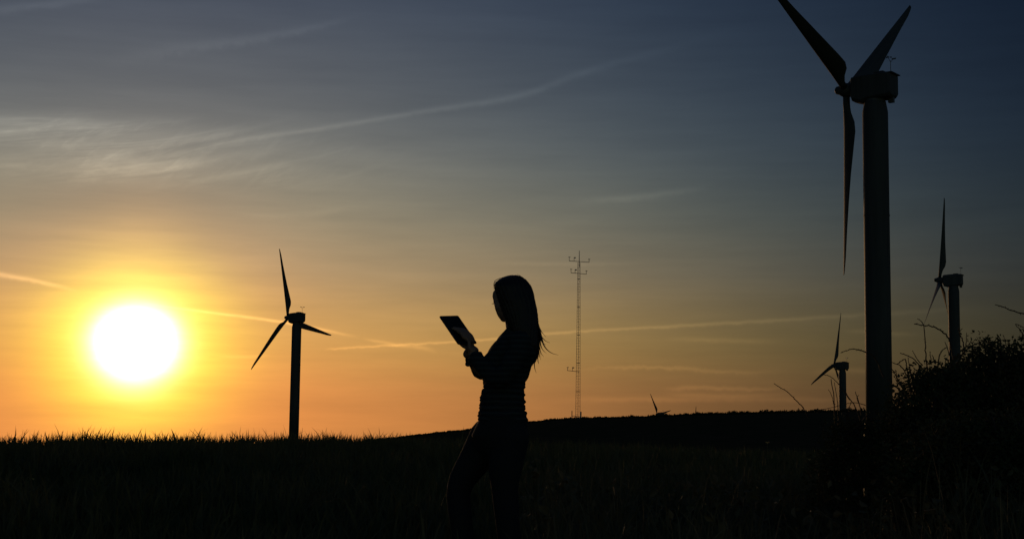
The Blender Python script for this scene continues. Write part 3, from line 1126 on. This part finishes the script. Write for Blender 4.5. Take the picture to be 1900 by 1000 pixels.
# arms: near = her left, far = her right
NEAR = [(966, 640, -.155), (948, 678, -.185), (926, 703, -.16), (900, 683, -.11), (877, 656, -.055)]
NEAR_R = [.047, .043, .038, .034, .024]
FAR = [(946, 638, .155), (917, 672, .165), (893, 691, .13), (880, 673, .09), (868, 655, .05)]
FAR_R = [.045, .041, .036, .032, .024]
limb(body, NEAR, NEAR_R)
limb(body, FAR, FAR_R)


def hand(mb_, wrist, palm_c, fdir, pnorm, side, curls, spread=.0, thumb_dir=None, scale=1.0):
    """palm, four unequal fingers and an opposed thumb"""
    fdir = fdir / np.linalg.norm(fdir)
    pnorm = pnorm - fdir * pnorm.dot(fdir)
    pnorm /= np.linalg.norm(pnorm)
    sd = np.cross(pnorm, fdir) * side
    ax = (fdir, sd, pnorm)
    mb_.ball(palm_c, (.046 * scale, .037 * scale, .014 * scale), ax, 18, 10)
    mb_.ball(palm_c - fdir * .02 * scale + sd * .016 * scale + pnorm * .006, (.026 * scale, .018 * scale, .013 * scale), ax)
    mb_.tube([wrist, palm_c - fdir * .03 * scale], [.023 * scale, .022 * scale], 12)
    for k, (off, ln) in enumerate(((.027, .068), (.009, .076), (-.009, .071), (-.027, .055))):
        p = palm_c + fdir * (.036 - .004 * abs(k - 1)) * scale + sd * off * scale
        ang = 0.0
        path = [p - fdir * .012, p]
        for seg, frac in enumerate((.46, .31, .23)):
            ang += curls[k] * (0.7, 1.0, .8)[seg]
            dirn = fdir * math.cos(ang) + pnorm * math.sin(ang) + sd * spread * off * 12
            path.append(path[-1] + dirn / np.linalg.norm(dirn) * ln * frac * scale)
        mb_.tube(path, [.0085, .0088, .0080, .0072, .0058], 10)
        mb_.ball(path[-1], .0060)
    td = (fdir * .55 + sd * .75 + pnorm * .35) if thumb_dir is None else thumb_dir
    td = td / np.linalg.norm(td)
    b0 = palm_c - fdir * .022 * scale + sd * .028 * scale
    path = [b0, b0 + (td + sd * .25) * .026 * scale, b0 + td * .052 * scale, b0 + td * .052 * scale + (td + fdir * .5) * .018 * scale]
    mb_.tube(path, [.0125, .0108, .0092, .0072], 10)
    mb_.ball(path[-1], .0074)


# far hand rests on the screen with curled fingers, near hand grips the lower edge
w_far = pt(874, 650, .03)
pf = TCEN + tw * .014 - tl * .062 + tn * .021
limb(body, [(867, 657, .05), (871, 651, .04)], [.024, .022])
hand(body, pt(869, 653, .045), pf, tl * .85 - tw * .28 - tn * .02, -tn, -1, (.22, .3, .36, .4), .1, thumb_dir=tl * .9 - tw * .25 - tn * .1, scale=.94)
pn_ = TCEN - tl * .126 - tn * .010 + tw * .018
hand(body, pt(876, 655, -.055), pn_, tl * .9 - tw * .15 - tn * .35, tn, 1, (.28, .3, .3, .32), .05, thumb_dir=tl * .8 + tn * .4 + tw * .05)

# legs
def gy_(px_):                       # measured row of the ground at the feet
    lo, hi = 900.0, 1200.0
    for _ in range(40):
        m_ = (lo + hi) / 2
        if pt(px_, m_)[2] > gp: lo = m_
        else: hi = m_
    return lo


GY = gy_(905)
FRONT = [(908, 812, .07), (882, 852, .08), (852, 906, .085), (858, 985, .08), (868, GY - 26, .075)]
FRONT_R = [.078, .078, .058, .052, .038]
BACK = [(947, 812, -.08), (938, 866, -.085), (937, 910, -.085), (944, 990, -.08), (950, GY - 26, -.075)]
BACK_R = [.094, .084, .062, .054, .038]
limb(body, FRONT, [r_ * .92 for r_ in FRONT_R])
limb(body, BACK, [r_ * .92 for r_ in BACK_R])
for (fx_, fd, an) in ((868, .075, .2), (950, -.075, .1)):
    limb(body, [(fx_, GY - 22, fd), (fx_ - 30, GY - 8, fd + .03), (fx_ - 56, GY - 6, fd + .05)], [.036, .030, .020])
voxel(body, 'body', M_SKIN, .0048, 2, person)
for s_ in (-1, 1):
    MB().ball(hp(.076, s_ * .031, .003), .0115, nu=10, nv=7).build('eye', M_EYE, person, origin=PO, smooth=True)
# lashes and brow
lm = MB()
for s_ in (-1, 1):
    for k in range(9):
        o_ = s_ * (.031 + (k - 4) * .0035)
        lm.tube([hp(.084, o_, .004), hp(.094, o_ + s_ * .002, .002), hp(.101, o_ + s_ * .003, .004)], [.0012, .0010, .0005], 4)
lm.build('eyelashes', M_HAIR, person, origin=PO, kind='stuff')

# ---- striped top with gathered waist
sh = MB()
rings = []
for i_, (y_, a_, b_, d_) in enumerate(TR):
    rings.append(ell_ring(a_, b_, y_, d_, n=40))
sh.loft(rings)
# hem
sh.loft([ell_ring(886.5, 979.5, 779, .158, n=40, tilt=2), ell_ring(889, 977, 766, .152, n=40, tilt=2), ell_ring(890, 976, 764, .14, n=40)])
slN = [(962, 634, -.13)] + NEAR[:4] + [(882, 663, -.068)]
limb(sh, slN, [.062, .058, .054, .049, .043, .036])
slF = [(948, 634, .12)] + FAR[:4] + [(872, 668, .07)]
limb(sh, slF, [.058, .052, .045, .038, .033, .029])
# turned cuffs
c1 = pt(884, 666, -.07); c0 = pt(878, 658, -.058)
sh.tube([c1, (c1 + c0) / 2], [.040, .043], 18)
k1 = pt(875, 674, .08); k0 = pt(870, 666, .065)
sh.tube([k1, (k1 + k0) / 2], [.032, .038], 18)
so_ = voxel(sh, 'shirt', M_SHIRT, .0055, 1, person)
# creases: real displacement of the cloth, gathered round the waist
me = so_.data
co = np.empty(len(me.vertices) * 3, np.float32)
me.vertices.foreach_get('co', co)
co = co.reshape(-1, 3)
nr = np.empty(len(me.vertices) * 3, np.float32)
me.vertices.foreach_get('normal', nr)
nr = nr.reshape(-1, 3)
zt, zb = pt(930, 700)[2] - gp, pt(930, 782)[2] - gp
wz = np.clip((zt - co[:, 2]) / .05, 0, 1) * np.clip((co[:, 2] - zb + .01) / .03, 0, 1)
th = np.arctan2(co[:, 1], co[:, 0])
wv = np.sin(co[:, 2] * 165 + 2.2 * np.sin(th * 3 + co[:, 2] * 20)) * .0045 + np.sin(co[:, 2] * 330 + 3 * np.sin(th * 2 + 1)) * .002
wv2 = np.sin(co[:, 2] * 60 + co[:, 0] * 45 + 2 * np.sin(co[:, 1] * 20)) * .0025
dsp = wv * wz + wv2 * (1 - wz)
co = co + nr * dsp[:, None]
me.vertices.foreach_set('co', co.astype(np.float32).ravel())
me.update()

# ---- trousers
tr = MB()
tr.loft([ell_ring(891, 976, 770, .150), ell_ring(887, 979, 781, .158), ell_ring(881.5, 979.5, 792, .165), ell_ring(874, 978.5, 808, .166), ell_ring(881, 976, 826, .155), ell_ring(892, 971, 842, .14), ell_ring(904, 960, 854, .11), ell_ring(915, 945, 860, .07)])
limb(tr, [(906, 810, .055)] + FRONT[1:4] + [(868, GY - 22, .075)], [.102, .088, .066, .060, .066])
limb(tr, BACK[:4] + [(950, GY - 20, -.075)], [.100, .090, .070, .062, .068])
voxel(tr, 'trousers', M_JEANS, .008, 2, person)

# ---- shoes
for fx_, fd in ((868, .075), (950, -.075)):
    s1 = MB()
    P = [pt(fx_ + 10, GY - 12, fd - .01), pt(fx_ - 8, GY - 16, fd), pt(fx_ - 32, GY - 11, fd + .03), pt(fx_ - 58, GY - 8, fd + .05)]
    for p, r_ in zip(P, ((.042, .036, .036), (.046, .038, .046), (.048, .044, .034), (.034, .038, .024))):
        s1.ball(p, r_)
    s1.tube(P, [.036, .040, .036, .024], 14)
    voxel(s1, 'shoe', M_SHOE, .006, 3, person)

# ---- hair
hr = MB()
HR = [(510.6, 945, 959, .012, .0), (513, 937, 967, .045, .0), (518, 927, 974, .066, .0), (524, 920, 980, .078, .0), (529, 916.8, 984, .084, .0), (540, 919, 988.5, .088, .0),
      (555, 923, 992, .090, -.005), (570, 927, 995.5, .092, -.005), (590, 932, 998.3, .094, -.005), (608, 938, 999, .098, -.004), (625, 944, 1000.3, .102, 0),
      (640, 951, 1001, .10, 0), (655, 960, 999, .085, 0), (664, 969, 995.5, .06, 0), (672, 975, 988.5, .04, 0), (678, 979, 984, .015, 0)]
hr.loft([ell_ring(a_, b_, y_, d_, dd, n=36, p=2.1) for y_, a_, b_, d_, dd in HR])
ho = voxel(hr, 'hair', M_HAIR, .006, 2, person)
me = ho.data
co = np.empty(len(me.vertices) * 3, np.float32)
me.vertices.foreach_get('co', co)
co = co.reshape(-1, 3).astype(float)
rel = co + PO - HC
f_, l_, u_ = rel @ Fv, rel @ Lh, rel @ Uv
# open the face: hair in front of the ears below the hairline is drawn back
face = (f_ > .012) & (u_ < .062) & (l_ < .066)
pull = np.where(face, np.minimum(f_ - .012, f_), 0) * np.clip((.062 - u_) / .02, 0, 1) * np.clip((.066 - l_) / .02, 0, 1)
co -= pull[:, None] * Fv[None]
# lock-like ridges running down
th = np.arctan2(l_, f_)
rdg = .0022 * np.sin(th * 26 + 3 * np.sin(u_ * 14)) + .0016 * np.sin(th * 47 + u_ * 20)
outw = rel - np.outer(u_, Uv)
outw /= np.linalg.norm(outw, axis=1, keepdims=True) + 1e-6
co += outw * rdg[:, None]
me.vertices.foreach_set('co', co.astype(np.float32).ravel())
me.update()
st = MB()
def strand(pts, r0, r1, dd=-.02):
    path = smooth_path([pt(x_, y_, dd) for x_, y_ in pts], 6)
    st.tube(path, list(np.linspace(r0, r1, len(path))), 5)
strand([(994, 590), (999, 606), (1002.6, 618), (1006, 631), (1009, 640), (1015, 648.5), (1024, 655), (1036, 658.5)], .0075, .0006)
strand([(993, 588), (998.5, 604), (1002, 618), (1006, 633), (1012, 645), (1021, 653.5), (1030, 657)], .006, .0006, -.03)
strand([(995, 596), (1001, 608), (1006, 617), (1013, 625)], .004, .0005)
strand([(996, 600), (1000, 613), (1004, 623), (1012, 632), (1020.5, 636)], .005, .0005)
strand([(997, 603), (1001, 618), (1003, 628), (1007, 636), (1013, 639.8)], .007, .0006, -.01)
strand([(997, 610), (1001, 625), (1003, 639), (1006.5, 648), (1014, 656)], .006, .0005, .0)
strand([(996, 620), (999, 635), (1001, 645), (1004, 655), (1009, 662)], .005, .0005, .01)
strand([(994, 635), (997, 655), (998, 667), (999.3, 675)], .005, .0006, .02)
strand([(988, 650), (991, 670), (992, 682), (995, 692)], .005, .0006, .02)
strand([(925, 521), (918.5, 524), (916.5, 528), (917.5, 536), (920, 543)], .0015, .0006, .03)
strand([(935, 514), (924, 517.5), (918, 521), (916, 526)], .0013, .0006, .03)
strand([(932, 516), (921, 520), (917, 524.5), (915.5, 531), (917, 538)], .0011, .0005, .02)
for _ in range(26):
    y0 = R_.uniform(560, 640)
    x0 = float(np.interp(y0, [560, 590, 625, 640], [992.5, 997.5, 1000, 1001])) - R_.uniform(3, 12)
    strand([(x0, y0), (x0 + 3, y0 + 18), (x0 + R_.uniform(3, 7), y0 + 34)], .002, .0006, R_.uniform(-.06, .06))
for _ in range(46):
    t_ = R_.uniform(0, 1)
    x0, y0 = float(np.interp(t_, [0, .2, .5, .8, 1], [962, 980, 991, 997, 999])), float(np.interp(t_, [0, .2, .5, .8, 1], [513, 525, 558, 592, 625]))
    o1, o2 = R_.uniform(0, 2.2), R_.uniform(-.5, 4.5)
    st.tube(smooth_path([pt(x0 - 3, y0 - 6, R_.uniform(-.05, .05)), pt(x0 + o1, y0 + 8), pt(x0 + o1 + o2 * .6 + (3 if t_ < .5 else 0), y0 + 24), pt(x0 + o2 + (7 if t_ < .5 else 2), y0 + 42)], 4), list(np.linspace(.0007, .0003, 13)), 4)
st.build('hair_strands', M_HAIR, person, origin=PO, smooth=True, kind='stuff')

# ================================================================== tablet
tab = empty('tablet', TCEN, 'dark tablet computer held up in both hands of the woman', 'tablet')
def rrect(hw, hl, r_, off, n=5):
    out = []
    for sx, sy, a_0 in ((1, 1, 0), (-1, 1, 90), (-1, -1, 180), (1, -1, 270)):
        for k in range(n):
            an = rad(a_0 + 90 * k / (n - 1))
            out.append(tw * (sx * (hw - r_) + r_ * math.cos(an)) + tl * (sy * (hl - r_) + r_ * math.sin(an)) + tn * off)
    return out
MB().loft([rrect(TWH - .003, TLH - .003, .007, -.0045), rrect(TWH, TLH, .009, -.002), rrect(TWH, TLH, .009, .0028), rrect(TWH - .0012, TLH - .0012, .008, .0040)]).build('shell', M_TAB, tab)
MB().loft([rrect(TWH - .009, TLH - .012, .002, .0041), rrect(TWH - .009, TLH - .012, .002, .0046)]).build('screen', M_GLASS, tab)
MB().ball(tl * (TLH - .006) + tn * .0041, (.002, .002, .0008), (tw, tl, tn), 8, 5).build('camera_lens', M_GLASS, tab)
MB().box(tw * (TWH + .0006) + tl * .05, (.0008, .011, .0016), (tw, tl, tn)).build('side_button', M_TAB, tab)
